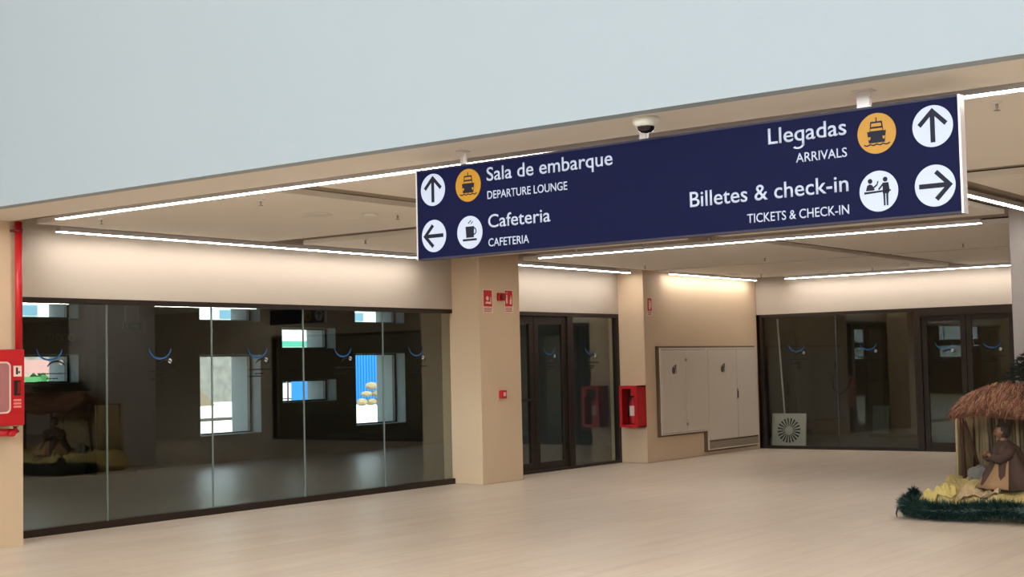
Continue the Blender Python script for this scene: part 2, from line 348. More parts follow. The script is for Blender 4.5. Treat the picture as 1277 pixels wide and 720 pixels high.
# ------------------------------------------------------------------ linear lamps
def lamp(p, q, label, z=ZC - 0.015, wdt=0.075):
    p, q = Vector(p), Vector(q); d = q - p; ln = d.length
    t = thing('linear_ceiling_lamp', label, 'ceiling light', ((p.x + q.x) / 2, (p.y + q.y) / 2, z), math.atan2(d.y, d.x), 'linear ceiling lamps')
    h = ln / 2; w2_ = wdt / 2
    bm = bmesh.new(); box(bm, -h, h, -w2_, w2_, 0.0, 0.045)
    k = -h + 0.6
    while k < h:
        box(bm, k - 0.01, k + 0.01, -0.012, 0.012, 0.045, max(0.06, ZC + 0.05 - z)); k += 2.0
    obj('housing', bm, ALU, t)
    bm = bmesh.new(); prof = [(w2_ * 0.95 * math.cos(a), -0.007 * math.sin(a)) for a in [PI * k / 8 for k in range(9)]]
    ra = [bm.verts.new((-h, y, zz)) for y, zz in prof]; rb = [bm.verts.new((h, y, zz)) for y, zz in prof]
    for i in range(8): bm.faces.new((ra[i], ra[i + 1], rb[i + 1], rb[i])).smooth = True
    bm.faces.new(ra); bm.faces.new(rb)
    obj('diffuser', bm, LEDM, t)
    return t
lamp((7.87, 11.22), (7.87, -6), 'long lit linear lamp running behind the top of the blue hanging sign')
lamp((8.41, 12.0), (14.12, 12.0), 'lit linear lamp above the widest dark shop window on the left', z=3.045)
lamp((16.0, 11.95), (19.0, 11.95), 'short lit linear lamp above the glazed double door between the piers', z=3.045)
lamp((19.8, 11.65), (22.8, 11.65), 'lit linear lamp washing the tan wall above the grey electrical cabinets', z=3.04, wdt=0.06)
lamp((15.33, 11.05), (15.33, 5.07), 'lit linear lamp crossing the ceiling just under the bottom edge of the blue sign', z=3.05)
lamp((22.80, 11.05), (22.80, 5.2), 'lit linear lamp above the end glazing with the fan grille in its corner', z=3.04)
lamp((9.2, 4.33), (14.75, 4.33), 'lit linear lamp slanting down between the blue sign and the grey pier', z=3.07)
lamp((11.38, 1.5), (11.38, -6.0), 'linear lamp in the ceiling right of the picture, seen only reflected')
lamp((16.2, 0.2), (22.5, 0.2), 'linear lamp over the far right of the concourse, seen only reflected')

# ------------------------------------------------------------------ hanging sign
SW, SH = 3.912, 0.634
ex = Vector((7.30 - 7.42, 2.50 - 6.41)); SROT = math.atan2(ex.y, ex.x)
EDGE = mat('sign_edge', srgb(40, 34, 56), 0.6)
def sign_body(t, W, H):
    boxes('panel', [(0.012, W - 0.012, 0.0, 0.06, -H + 0.012, -0.012)], NAVY, t)
    boxes('edge_frame', [(0.012, W - 0.012, -0.002, 0.062, -0.012, 0), (0.012, W - 0.012, -0.002, 0.062, -H, -H + 0.012)], EDGE, t)
    boxes('end_cap', [(0, 0.012, -0.002, 0.062, -H, 0)], ALU, t); boxes('end_cap', [(W - 0.012, W, -0.002, 0.062, -H, 0)], ALU, t)
def circ(t, cx, cz, m, name):
    bm = bmesh.new(); prism(bm, disc(0.1125, 48, cx, cz), -0.0015, 0.0005); return obj(name, bm, m, t)
def sym(par, polys, mats, name='symbol'):
    bm = bmesh.new()
    for p, mi in polys: prism(bm, p, -0.0030 - 0.0008 * mi, -0.0012)
    o = None
    bm.free(); bm = bmesh.new()
    for p, mi in polys: prism(bm, p, -0.0030 - 0.0010 * mi, -0.0012, mi)
    return obj(name, bm, mats, par)
def arrow(t, cx, cz, ang):
    c = circ(t, cx, cz, LETTER, 'arrow_disc'); R = lambda p: (cx + p[0] * math.cos(ang) - p[1] * math.sin(ang), cz + p[0] * math.sin(ang) + p[1] * math.cos(ang))
    out = [(-0.013, -0.088), (0.013, -0.088), (0.013, 0.052), (0.066, -0.002), (0.083, 0.016), (0, 0.098), (-0.083, 0.016), (-0.066, -0.002), (-0.013, 0.052)]
    sym(c, [([R(p) for p in out], 0)], [INK], 'arrow')
def boat(t, cx, cz):
    c = circ(t, cx, cz, YEL, 'pictogram_disc'); P = lambda l: [(cx + x, cz + z) for x, z in l]
    pl = [(P([(-0.055, 0.012), (0.055, 0.012), (0.046, -0.052), (-0.046, -0.052)]), 0),
          (P([(-0.040, 0.012), (0.040, 0.012), (0.034, 0.066), (-0.034, 0.066)]), 0),
          (P([(-0.003, 0.066), (0.003, 0.066), (0.003, 0.088), (-0.003, 0.088)]), 0),
          (P([(-0.030, 0.038), (0.030, 0.038), (0.027, 0.056), (-0.027, 0.056)]), 1),
          (P([(-0.036, 0.014), (0.036, 0.014), (0.034, 0.027), (-0.034, 0.027)]), 1),
          (P([(-0.05, -0.018), (-0.034, -0.018), (-0.038, -0.034), (-0.046, -0.034)]), 1), (P([(0.05, -0.018), (0.034, -0.018), (0.038, -0.034), (0.046, -0.034)]), 1)]
    for k in range(4):
        x = -0.075 + 0.0375 * k; pl.append((P(stroke((x, -0.060), (x + 0.020, -0.066), 0.007)), 0)); pl.append((P(stroke((x + 0.019, -0.066), (x + 0.0385, -0.058), 0.007)), 0))
    sym(c, pl, [INK, YEL], 'boat_symbol')
def cup(t, cx, cz):
    c = circ(t, cx, cz, LETTER, 'pictogram_disc'); P = lambda l: [(cx + x, cz + z) for x, z in l]
    sym(c, [(P([(-0.036, 0.040), (0.040, 0.040), (0.036, -0.036), (-0.030, -0.036)]), 0), (P([(-0.062, -0.058), (0.062, -0.058), (0.062, -0.044), (-0.062, -0.044)]), 0),
            (P(arc_band(0.016, 0.023, -PI / 2, PI / 2, 10, 0.038, 0.006, 1, 1.1)), 0), (P(stroke((-0.012, 0.060), (0.014, 0.082), 0.006)), 0), (P(stroke((0.012, 0.056), (0.03, 0.072), 0.005)), 0)], [INK], 'cup_symbol')
def desk(t, cx, cz):
    c = circ(t, cx, cz, LETTER, 'pictogram_disc'); P = lambda l: [(cx + x, cz + z) for x, z in l]
    pl = [(P(disc(0.0135, 16, -0.048, 0.058)), 0), (P(disc(0.0135, 16, 0.040, 0.062)), 0),
          (P([(-0.074, 0.006), (-0.066, 0.034), (-0.052, 0.042), (-0.036, 0.036), (-0.022, 0.010), (-0.03, 0.006)]), 0),
          (P([(-0.084, -0.012), (0.07, -0.004), (0.07, 0.004), (-0.084, 0.0)]), 0),
          (P([(0.024, 0.044), (0.058, 0.044), (0.064, -0.004), (0.056, -0.016), (0.024, -0.016)]), 0),
          (P([(0.026, -0.016), (0.037, -0.016), (0.037, -0.082), (0.028, -0.082)]), 0), (P([(0.043, -0.016), (0.055, -0.016), (0.053, -0.082), (0.044, -0.082)]), 0),
          (P(stroke((0.028, 0.038), (0.000, 0.008), 0.009)), 0), (P(stroke((-0.028, 0.022), (-0.008, 0.036), 0.008)), 0), (P(stroke((-0.008, 0.036), (-0.002, 0.056), 0.006)), 0)]
    sym(c, pl, [INK], 'desk_symbol')
sg = thing('hanging_sign', 'long navy blue wayfinding sign with white lettering hanging below the pale fascia', 'sign', (7.42, 6.41, 2.985), SROT)
sign_body(sg, SW, SH)
arrow(sg, 0.161, -0.148, 0); arrow(sg, 0.163, -0.471, PI / 2); boat(sg, 0.484, -0.148); cup(sg, 0.490, -0.471)
boat(sg, 3.441, -0.153); desk(sg, 3.441, -0.473); arrow(sg, 3.759, -0.153, 0); arrow(sg, 3.760, -0.474, -PI / 2)
ty = -0.0003
text_part('lettering', 'Sala de embarque', 0.650, 1.680, -0.136, 0.092, ty, LETTER, sg)
text_part('lettering', 'DEPARTURE LOUNGE', 0.652, 1.322, -0.259, 0.054, ty, LETTER, sg)
text_part('lettering', 'Cafeteria', 0.654, 1.179, -0.453, 0.088, ty, LETTER, sg)
text_part('lettering', 'CAFETERIA', 0.653, 1.000, -0.580, 0.054, ty, LETTER, sg)
text_part('lettering', 'Llegadas', 2.775, 3.263, -0.137, 0.092, ty, LETTER, sg)
text_part('lettering', 'ARRIVALS', 2.948, 3.262, -0.262, 0.053, ty, LETTER, sg)
text_part('lettering', 'Billetes & check-in', 2.236, 3.264, -0.455, 0.092, ty, LETTER, sg)
text_part('lettering', 'TICKETS & CHECK-IN', 2.622, 3.263, -0.583, 0.053, ty, LETTER, sg)
for u, wd_ in ((0.42, 0.03), (1.90, 0.05), (3.36, 0.075)):
    bm = bmesh.new(); box(bm, u - wd_ / 2, u + wd_ / 2, 0.014, 0.048, 0.0, 0.092); box(bm, u - wd_ / 2 - 0.02, u + wd_ / 2 + 0.02, -0.01, 0.07, 0.092, 0.099)
    obj('hanger_bracket', bm, ALU, sg, 0.002)
# another, shorter sign further into the concourse (out of direct view, mirrored in the shop window)
s2 = thing('hanging_sign', 'short dark wayfinding sign seen only as a reflection in the left window', 'sign', (20.2, 4.72, 2.86), -PI / 2)
sign_body(s2, 1.6, 0.30); arrow(s2, 0.161, -0.148, 0); boat(s2, 0.484, -0.148)
for u in (0.3, 1.3): boxes('hanger_bracket', [(u - .015, u + .015, .015, .045, 0, 0.225)], ALU, s2)

# ------------------------------------------------------------------ ceiling fittings
cam_t = thing('security_camera', 'white dome security camera on the soffit above the middle of the sign', 'camera', (7.22, 4.39, ZC))
def lathe(bm, prof, seg=24, mi=0, c=(0, 0, 0)):
    rings = [[bm.verts.new((c[0] + r * math.cos(2 * PI * k / seg), c[1] + r * math.sin(2 * PI * k / seg), c[2] + z)) for k in range(seg)] for r, z in prof]
    for a, b_ in zip(rings, rings[1:]):
        for k in range(seg):
            f = bm.faces.new((a[k], a[(k + 1) % seg], b_[(k + 1) % seg], b_[k])); f.material_index = mi; f.smooth = True
    bm.faces.new(rings[0]).material_index = mi; bm.faces.new(rings[-1]).material_index = mi
bm = bmesh.new(); lathe(bm, [(0.080, 0.0), (0.082, -0.012), (0.078, -0.035), (0.066, -0.052), (0.056, -0.056)]); obj('housing', bm, PLAS, cam_t)
bm = bmesh.new(); lathe(bm, [(0.056, -0.050), (0.056, -0.058), (0.047, -0.078), (0.028, -0.090), (0.008, -0.094)]); obj('dome', bm, mat('smoked_dome', srgb(20, 16, 14), 0.12), cam_t)

def sprinkler():
    t = thing('sprinkler', '', 'sprinkler')
    bm = bmesh.new(); lathe(bm, [(0.032, 0.0), (0.032, -0.006), (0.016, -0.012), (0.012, -0.014)], 14); obj('rosette', bm, PLAS, t)
    bm = bmesh.new(); lathe(bm, [(0.009, -0.010), (0.009, -0.034), (0.005, -0.036), (0.005, -0.048), (0.019, -0.050), (0.019, -0.054), (0.004, -0.055)], 12); obj('head', bm, STEEL, t)
    return t
sp = [(8.23, 11.06, 'small sprinkler near the left end of the ceiling, above the red pipe'), (8.31, 8.95, 'small sprinkler just behind the longest lamp, left of the blue sign'),
      (10.05, 8.92, 'small sprinkler beside the left edge of the blue sign'), (11.72, 10.9, 'small sprinkler close above the lamp over the big left window'),
      (14.75, 9.05, 'small sprinkler behind the lamp under the middle of the sign'), (18.2, 11.15, 'small sprinkler in front of the pier beside the extinguisher'),
      (18.3, 9.19, 'small sprinkler on the ceiling panel right of the cabinets'), (8.23, 2.60, 'small sprinkler on the ceiling right of the sign top corner'),
      (21.83, 11.04, 'small sprinkler in the far corner over the end window'), (21.99, 9.09, 'small sprinkler in front of the lamp over the end glazing'),
      (18.3, 6.3, 'small sprinkler on the ceiling beside the grey pier')]
s0 = sprinkler()
for i, (x, y, lab) in enumerate(sp):
    o = s0 if i == 0 else dup(s0); o.location = (x, y, ZC); tag(o, lab, 'sprinkler', 'ceiling sprinklers')
def plate(name, x, y, r, lab, h=0.012, m=PLAS, m2=None):
    t = thing(name, lab, 'ceiling fitting', (x, y, ZC)); bm = bmesh.new(); lathe(bm, [(r, 0), (r, -h * .5), (r * .9, -h), (r * .8, -h)], 28); obj('ring', bm, m, t)
    bm = bmesh.new(); lathe(bm, [(r * .78, -0.0005), (r * .78, -h * .7), (r * .1, -h * .9)], 28); obj('cover', bm, m2 or CEIL, t)
plate('ceiling_speaker', 9.5, 9.45, 0.14, 'round flush ceiling disc left of the sign, the larger of two')
plate('smoke_detector', 9.85, 9.1, 0.06, 'small round ceiling disc left of the sign, the smaller of two', 0.02)
plate('ceiling_speaker', 21.5, 11.40, 0.14, 'pale round disc on the ceiling above the electrical cabinets', 0.02)
plate('smoke_detector', 21.5, 8.35, 0.07, 'small round detector on the ceiling before the end glazing', 0.04)

# ------------------------------------------------------------------ fire hose cabinet, pipe and valve on the left pier
hc = thing('fire_hose_cabinet', 'red fire hose cabinet with a clear window on the left pier', 'fire cabinet', (7.40, YF, 1.505))
HW0, HW1 = -0.33, 0.32
bm = bmesh.new(); box(bm, HW0, HW1, -0.24, 0.0, -0.355, 0.355); obj('body', bm, DRED, hc, 0.006)
bm = bmesh.new()
for q in ((HW0 + .004, HW1 - .004, 0.235, 0.35), (HW0 + .004, HW1 - .004, -0.35, -0.235), (HW0 + .004, -0.16, -0.235, 0.235), (0.165, HW1 - .004, -0.235, 0.235)): box(bm, q[0], q[1], -0.26, -0.236, q[2], q[3])
dr = obj('door', bm, RED, hc, 0.004)
def rr_pts(x0, x1, z0, z1, r, n=5):
    out = []
    for cx, cz, a in ((x1 - r, z1 - r, 0), (x0 + r, z1 - r, PI / 2), (x0 + r, z0 + r, PI), (x1 - r, z0 + r, 1.5 * PI)):
        out += [(cx + r * math.cos(a + PI / 2 * k / n), cz + r * math.sin(a + PI / 2 * k / n)) for k in range(n + 1)]
    return out
bm = bmesh.new(); a = rr_pts(-0.165, 0.17, -0.24, 0.24, 0.05); c = rr_pts(-0.15, 0.155, -0.225, 0.225, 0.04)
va = [bm.verts.new((x, -0.266, z)) for x, z in a]; vc = [bm.verts.new((x, -0.266, z)) for x, z in c]
for i in range(len(a)): bm.faces.new((va[i], va[(i + 1) % len(a)], vc[(i + 1) % len(a)], vc[i]))
r_ = bmesh.ops.extrude_face_region(bm, geom=bm.faces[:])
for v in [g for g in r_['geom'] if isinstance(g, bmesh.types.BMVert)]: v.co.y += 0.012
obj('window_rim', bm, mat('pale_rim', srgb(225, 190, 180), 0.5), dr)
fp = mat('reflection_tinted_plastic', srgb(196, 132, 130), 0.3); fp.node_tree.nodes['Principled BSDF'].inputs['Alpha'].default_value = 0.62  # clear plastic; its reflections are put into the pinkish see-through colour
bm = bmesh.new(); prism(bm, c, -0.262, -0.258); obj('window_pane', bm, fp, dr)
bm = bmesh.new()
for k in range(3):
    R_ = 0.07 + 0.035 * k; ring_tube(bm, [(-0.0 + R_ * math.cos(t), -0.247, R_ * math.sin(t)) for t in [2 * PI * j / 24 for j in range(25)]], 0.006, 6)
obj('hose_reel', bm, mat('pink_hose', srgb(196, 120, 122), 0.6), hc)
boxes('latch', [(0.205, 0.27, -0.268, -0.258, -0.075, 0.065)], BLACK, dr); boxes('latch_handle', [(0.235, 0.262, -0.276, -0.266, -0.06, 0.05)], DRED, dr)
bm = bmesh.new(); box(bm, 0.20, 0.285, -0.263, -0.259, 0.10, 0.20, 0); box(bm, 0.225, 0.245, -0.2645, -0.2625, 0.12, 0.185, 1); box(bm, 0.25, 0.265, -0.2645, -0.2625, 0.13, 0.15, 1); obj('instruction_sticker', bm, [PINKW, INK], dr)
bm = bmesh.new()
for k in range(3): box(bm, 0.20, 0.28, -0.263, -0.259, -0.19 + 0.03 * k, -0.17 + 0.03 * k)
obj('small_sticker', bm, mat('faded_print', srgb(230, 130, 120), 0.6), dr)
vv = thing('hose_valve', 'red pipe valve fitting just below the left fire hose cabinet', 'valve', (7.66, YF - 0.15, 1.085))
bm = bmesh.new(); ring_tube(bm, [(-0.16, 0, 0), (0.0, 0, 0), (0.04, 0, 0.02), (0.04, 0, 0.055)], 0.034, 12); obj('body', bm, RED, vv)
bm = bmesh.new(); ring_tube(bm, [(-0.05, -0.03, -0.01), (-0.05, -0.09, -0.01)], 0.028, 12); obj('cap', bm, RED, vv)
bm = bmesh.new(); ring_tube(bm, [(-0.05, 0.0, 0), (-0.05, 0.15, 0)], 0.015, 8); obj('wall_stub', bm, RED, vv)
pp = thing('riser_pipe', 'vertical red fire water pipe above the hose cabinet', 'pipe', (7.79, YF - 0.06, 1.86))
bm = bmesh.new(); ring_tube(bm, [(0, 0, 0.0), (0, 0, 1.22)], 0.034, 14); obj('pipe', bm, RED, pp)
bm = bmesh.new(); ring_tube(bm, [(0, 0, 1.12), (0, 0, 1.15)], 0.041, 14); box(bm, -0.055, -0.03, -0.01, 0.058, 1.125, 1.145); obj('clamp', bm, DRED, pp)

# ------------------------------------------------------------------ fire signs, siren, call point on the pier
def fire_sign(x, z, w, h, lab, kind, plane='A'):
    t = thing('fire_sign', lab, 'sign', (x, YF, z), 0)
    boxes('plate', [(-w / 2, w / 2, -0.003, 0, -h / 2, h / 2)], PINKW, t)
    zt = h / 2 - 0.012; zb = -h / 2 + h * 0.27
    bm = bmesh.new(); box(bm, -w / 2 + .014, w / 2 - .014, -0.0042, -0.0028, zb, zt)
    obj('red_field', bm, RED, t)
    bm = bmesh.new(); y0, y1 = -0.0054, -0.0040; c = (zt + zb) / 2
    if kind == 0:      # bell and hand
        prism(bm, disc(0.03, 14, -0.01, c + 0.0), y0, y1); prism(bm, [(-0.06, c - .07), (0.05, c - .075), (0.06, c - .05), (-0.04, c - .045)], y0, y1); prism(bm, [(0.055, c - .08), (0.07, c - .08), (0.07, c + .03), (0.055, c + .01)], y0, y1)
    elif kind == 1:    # extinguisher beside flames
        prism(bm, [(-0.065, c - .07), (-0.03, c - .07), (-0.03, c + .03), (-0.045, c + .06), (-0.065, c + .03)], y0, y1); prism(bm, [(0.02, c - .08), (0.06, c - .08), (0.068, c - .02), (0.05, c + .05), (0.035, c - .01), (0.02, c - .03)], y0, y1)
        prism(bm, [(-0.07, c + .075), (-0.03, c + .09), (-0.03, c + .075)], y0, y1)
    else:
        prism(bm, [(-0.02, c - .08), (0.02, c - .08), (0.02, c + .03), (-0.02, c + .03)], y0, y1); prism(bm, [(-0.04, c + .05), (0.02, c + .07), (0.02, c + .05), (0.0, c + .035)], y0, y1); prism(bm, [(0.035, c - .05), (0.05, c - .05), (0.05, c + .06), (0.035, c + .04)], y0, y1)
    obj('pictogram', bm, PINKW, t)
    bm = bmesh.new()
    for k in range(3):
        u = -w / 2 + 0.02
        while u < w / 2 - 0.03:
            d = random.uniform(0.015, 0.03); box(bm, u, min(u + d, w / 2 - .02), -0.0042, -0.0028, -h / 2 + 0.014 + 0.022 * k, -h / 2 + 0.026 + 0.022 * k); u += d + 0.006
    obj('caption', bm, mat('caption_red', srgb(150, 60, 50), 0.6), t)
    return t
fire_sign(15.118, 2.495, 0.215, 0.325, 'red and white fire sign left of the siren on the pier', 0)
fire_sign(15.595, 2.505, 0.20, 0.32, 'red and white fire sign right of the siren on the pier', 1)
fire_sign(19.36, 2.505, 0.16, 0.30, 'small red fire sign high on the tan wall above the extinguisher', 2)
sr = thing('fire_siren', 'small red fire siren between two signs on the pier', 'alarm', (15.40, YF, 2.56))
boxes('base', [(-0.075, 0.075, -0.035, 0, -0.055, 0.055)], RED, sr, 0.006)
bm = bmesh.new(); ring_tube(bm, [(0.0, -0.034, 0), (0.0, -0.075, 0)], [0.05, 0.042], 18); obj('sounder', bm, DRED, sr)
bm = bmesh.new(); ring_tube(bm, [(0.055, -0.034, 0), (0.055, -0.05, 0)], [0.02, 0.018], 12); obj('beacon', bm, PINKW, sr)
cp = thing('fire_call_point', 'small square red manual call point on the pier below the signs', 'alarm', (15.385, YF, 1.21))
boxes('housing', [(-0.06, 0.06, -0.05, 0, -0.055, 0.055)], RED, cp, 0.006); boxes('press_plate', [(-0.02, 0.035, -0.053, -0.049, -0.025, 0.028)], PINKW, cp)

# extinguisher in its open cabinet on the side of the niche pier (faces the hall)
ec = thing('extinguisher_cabinet', 'red open-fronted fire extinguisher cabinet beside the glazed door', 'fire cabinet', (19.18, 11.965, 0.58))
Xf = -0.27; hw = 0.165; H = 0.66
bm = bmesh.new()
box(bm, Xf, 0, -hw, -hw + 0.012, 0, H); box(bm, Xf, 0, hw - 0.012, hw, 0, H); box(bm, Xf, 0, -hw, hw, 0, 0.02); box(bm, Xf, 0, -hw, hw, H - 0.02, H); box(bm, -0.012, 0, -hw, hw, 0, H)
obj('body', bm, RED, ec)
bm = bmesh.new(); box(bm, Xf - .01, Xf, -hw, -hw + 0.05, 0, H); box(bm, Xf - .01, Xf, hw - 0.05, hw, 0, H); box(bm, Xf - .01, Xf, -hw + .05, hw - .05, 0, 0.045); box(bm, Xf - .01, Xf, -hw + .05, hw - .05, H - 0.05, H)
box(bm, Xf - .01, Xf, -hw + .05, -hw + .11, H - .16, H - .05)
obj('front_frame', bm, RED, ec, 0.003)
boxes('backing', [(-0.016, -0.012, -hw + .012, hw - .012, .02, H - .02)], BLACK, ec)
ex_ = thing('fire_extinguisher', 'small red fire extinguisher standing inside the open red cabinet', 'fire extinguisher', (19.06, 11.965, 0.60))
bm = bmesh.new(); lathe(bm, [(0.05, 0), (0.062, 0.01), (0.064, 0.05), (0.064, 0.36), (0.05, 0.41), (0.022, 0.44), (0.02, 0.46)], 20); obj('cylinder', bm, RED, ex_)
bm = bmesh.new(); box(bm, -0.03, 0.05, -0.012, 0.012, 0.46, 0.485); box(bm, -0.05, 0.03, -0.010, 0.010, 0.50, 0.512); ring_tube(bm, [(0, 0, 0.45), (0, 0, 0.505)], 0.014, 10); obj('valve_handle', bm, BLACK, ex_)
bm = bmesh.new(); ring_tube(bm, [(0, 0.02, 0.46), (-0.03, 0.07, 0.42), (-0.04, 0.085, 0.3), (-0.035, 0.08, 0.14)], 0.010, 8); obj('hose', bm, BLACK, ex_)
bm = bmesh.new()
A = [PI * 0.72 + k * PI * 0.56 / 10 for k in range(11)]
for a, c in zip(A, A[1:]): bm.faces.new([bm.verts.new((0.0652 * math.cos(t), 0.0652 * math.sin(t), z)) for t, z in ((a, 0.16), (c, 0.16), (c, 0.32), (a, 0.32))])
obj('paper_label', bm, PINKW, ex_)

# ------------------------------------------------------------------ electrical cabinets
def cabinet(x0, x1, z0, z1, split, lab, plinth=0.0, locks=True):
    t = thing('electrical_cabinet', lab, 'cabinet', ((x0 + x1) / 2, YF - 0.021, z0), 0, 'electrical cabinets'); c = (x0 + x1) / 2
    X0, X1, S, H = x0 - c, x1 - c, split - c, z1 - z0
    boxes('body', [(X0, X1, -0.035, 0, 0, H)], CABD, t)
    boxes('surround', [(X0, X0 + .035, -0.05, -0.034, 0, H), (X1 - .012, X1, -0.05, -0.034, 0, H), (X0 + .035, X1 - .012, -0.05, -0.034, H - .03, H), (X0 + .035, X1 - .012, -0.05, -0.034, 0, 0.02)], CAB, t)
    dl = boxes('door', [(X0 + .04, S - .005, -0.056, -0.034, plinth + .026, H - .036)], CAB, t, 0.003)
    dr_ = boxes('door', [(S + .005, X1 - .017, -0.056, -0.034, plinth + .026, H - .036)], CAB, t, 0.003)
    if plinth: boxes('plinth', [(X0 + .04, X1 - .017, -0.050, -0.034, 0.022, plinth)], mat('plinth_grey', srgb(140, 125, 108), 0.6), t)
    if locks:
        for z in (H - 0.2, 0.15):
            bm = bmesh.new(); ring_tube(bm, [(S, -0.056, z), (S, -0.068, z)], 0.028, 14); obj('lock', bm, STEEL, dl)
    else:
        boxes('handle', [(S - 0.02, S + 0.02, -0.07, -0.056, H * .5 - 0.03, H * .5 + 0.15)], STEEL, dr_, 0.003); boxes('handle_grip', [(S - 0.012, S + 0.012, -0.078, -0.069, H * .5 - 0.01, H * .5 + 0.11)], BLACK, dr_)
    # hazard style emblem: dark round drop with a slanting stroke
    cx = X0 + (S - X0) * 0.53; cz = H - 0.355
    bm = bmesh.new()
    for p in (disc(0.055, 18, cx - 0.02, cz - 0.02), [(cx + 0.01, cz + 0.02), (cx + 0.03, cz + 0.0), (cx + 0.075, cz + 0.075), (cx + 0.05, cz + 0.085)], stroke((cx + 0.055, cz + 0.07), (cx + 0.06, cz - 0.075), 0.014), stroke((cx - 0.05, cz + 0.03), (cx + 0.03, cz + 0.07), 0.014)):
        prism(bm, p, -0.0585, -0.0555)
    obj('emblem', bm, mat('emblem_grey', srgb(70, 58, 48), 0.6), dl)
cabinet(19.53, 21.05, 0.42, 1.835, 20.34, 'wall-mounted grey electrical cabinet with two round locks, left one of two')
cabinet(21.05, 22.90, 0.09, 1.835, 22.12, 'taller grey electrical cabinet with a long handle, right one of two', plinth=0.14, locks=False)
struct(boxes('trim_2', [(19.50, 22.93, YF - .02, YF, 1.835, 1.865), (19.50, 19.53, YF - .02, YF, 0.39, 1.865), (19.53, 21.03, YF - .02, YF, 0.39, 0.42), (21.02, 21.05, YF - .02, YF, 0.06, 0.42), (21.05, 22.93, YF - .02, YF, 0.06, 0.09), (22.90, 22.93, YF - .02, YF, 0.09, 1.835)], CABD))

# ------------------------------------------------------------------ things behind the end glazing
df = thing('air_diffuser', 'square white swirl air diffuser leaning inside the end window corner', 'air diffuser', (XD + 0.33, 11.40, 0.0), -PI / 2)
TL = Matrix.Rotation(math.radians(-7), 4, 'X')
S_ = 0.335
def fl(bm):
    for v in bm.verts: v.co = TL @ v.co
bm = bmesh.new(); box(bm, -S_, S_, 0, 0.02, 0.0, 2 * S_ * .93); box(bm, -S_, S_, -0.01, 0.0, 0.0, 0.03); box(bm, -S_, S_, -0.01, 0.0, 2 * S_ * .93 - .03, 2 * S_ * .93); box(bm, -S_, -S_ + .03, -0.01, 0, 0.03, 2 * S_ * .93 - .03); box(bm, S_ - .03, S_, -0.01, 0, 0.03, 2 * S_ * .93 - .03); fl(bm)
obj('face_plate', bm, PLAS, df)
bm = bmesh.new(); cz = S_ * .93
for k in range(20):
    a = 2 * PI * k / 20; P = lambda r, t: (0.0 + r * math.cos(t), cz + r * math.sin(t)); prism(bm, [P(0.08, a), P(0.225, a + 0.04), P(0.225, a + 0.19), P(0.08, a + 0.14)], -0.004, 0.001)
fl(bm); obj('slots', bm, BLACK, df)
bm = bmesh.new(); prism(bm, disc(0.06, 24, 0, cz), -0.008, 0.001); fl(bm); obj('hub', bm, PLAS, df)
tp = thing('leaning_tube', 'thin white tube leaning upright inside the end window above the diffuser', 'tube', (XD + 0.45, 11.50, 0.0))
bm = bmesh.new(); ring_tube(bm, [(0.03, 0, 0.012), (0.0, 0.10, 2.35)], 0.017, 8); obj('tube', bm, PLAS, tp)
bd = thing('leaning_board', 'pale board leaning on the rear wall behind the end window', 'board', (27.25, 11.25, 0.0), -PI / 2 + 0.1)
bm = bmesh.new(); box(bm, -0.17, 0.17, 0, 0.03, 0.0, 0.62); 
for v in bm.verts: v.co = Matrix.Rotation(math.radians(-12), 4, 'X') @ v.co + Vector((0, 0.08, 0.01))
obj('board', bm, mat('grey_board', srgb(160, 160, 148), 0.7), bd)
bm = bmesh.new(); box(bm, -0.17, 0.27, -0.12, 0.06, 0.0, 0.06); obj('foot_batten', bm, mat('batten', srgb(120, 105, 85), 0.8), bd)
cbl = bmesh.new(); ring_tube(cbl, [(27.5, 12.35 - 0.03, 1.25), (27.45, 12.3, 0.98), (27.45, 12.15, 0.86), (27.45, 11.98, 0.98), (27.5, 11.92, 1.16)], 0.012, 6)
tag(obj('cable', cbl, BLACK), 'dark loose cable hanging in a loop on the wall behind the end window', 'cable')

# shop interior bits
xs_ = thing('exit_sign', 'small dim green exit sign hanging inside the dark shop', 'sign', (13.17, 17.0, 2.26))
boxes('body', [(-0.17, 0.17, -0.03, 0, 0, 0.11)], mat('dim_green', srgb(30, 46, 34), 0.5), xs_)
PG = mat('pale_green', srgb(70, 84, 68), 0.5)
bm = bmesh.new(); prism(bm, disc(0.03, 12, -0.1, 0.055), -0.032, -0.029); obj('round_symbol', bm, PG, xs_)
bm = bmesh.new(); prism(bm, [(0.0, 0.04), (0.08, 0.04), (0.08, 0.02), (0.12, 0.055), (0.08, 0.09), (0.08, 0.07), (0, 0.07)], -0.032, -0.029); obj('arrow_symbol', bm, PG, xs_)
boxes('rod', [(-0.12, -0.11, -0.02, -0.01, 0.11, 0.94)], STEEL, xs_); boxes('rod', [(0.11, 0.12, -0.02, -0.01, 0.11, 0.94)], STEEL, xs_)
def vent(x, z, lab):
    t = thing('wall_vent', lab, 'vent', (x, YB0, z), 0, 'round wall vents')
    bm = bmesh.new()
    R0, R1 = 0.045, 0.062; n = 20
    for y in (0,):
        for k in range(n):
            a, c = 2 * PI * k / n, 2 * PI * (k + 1) / n
            q = [(R0 * math.cos(a), -0.02, R0 * math.sin(a)), (R1 * math.cos(a), -0.02, R1 * math.sin(a)), (R1 * math.cos(c), -0.02, R1 * math.sin(c)), (R0 * math.cos(c), -0.02, R0 * math.sin(c))]
            vs = [bm.verts.new(p) for p in q]; bm.faces.new(vs)
            vs2 = [bm.verts.new((p[0], 0, p[2])) for p in (q[1], q[2])]; bm.faces.new((vs[1], vs[2], vs2[1], vs2[0]))
    obj('rim', bm, mat('grey_rim', srgb(120, 112, 100), 0.6), t)
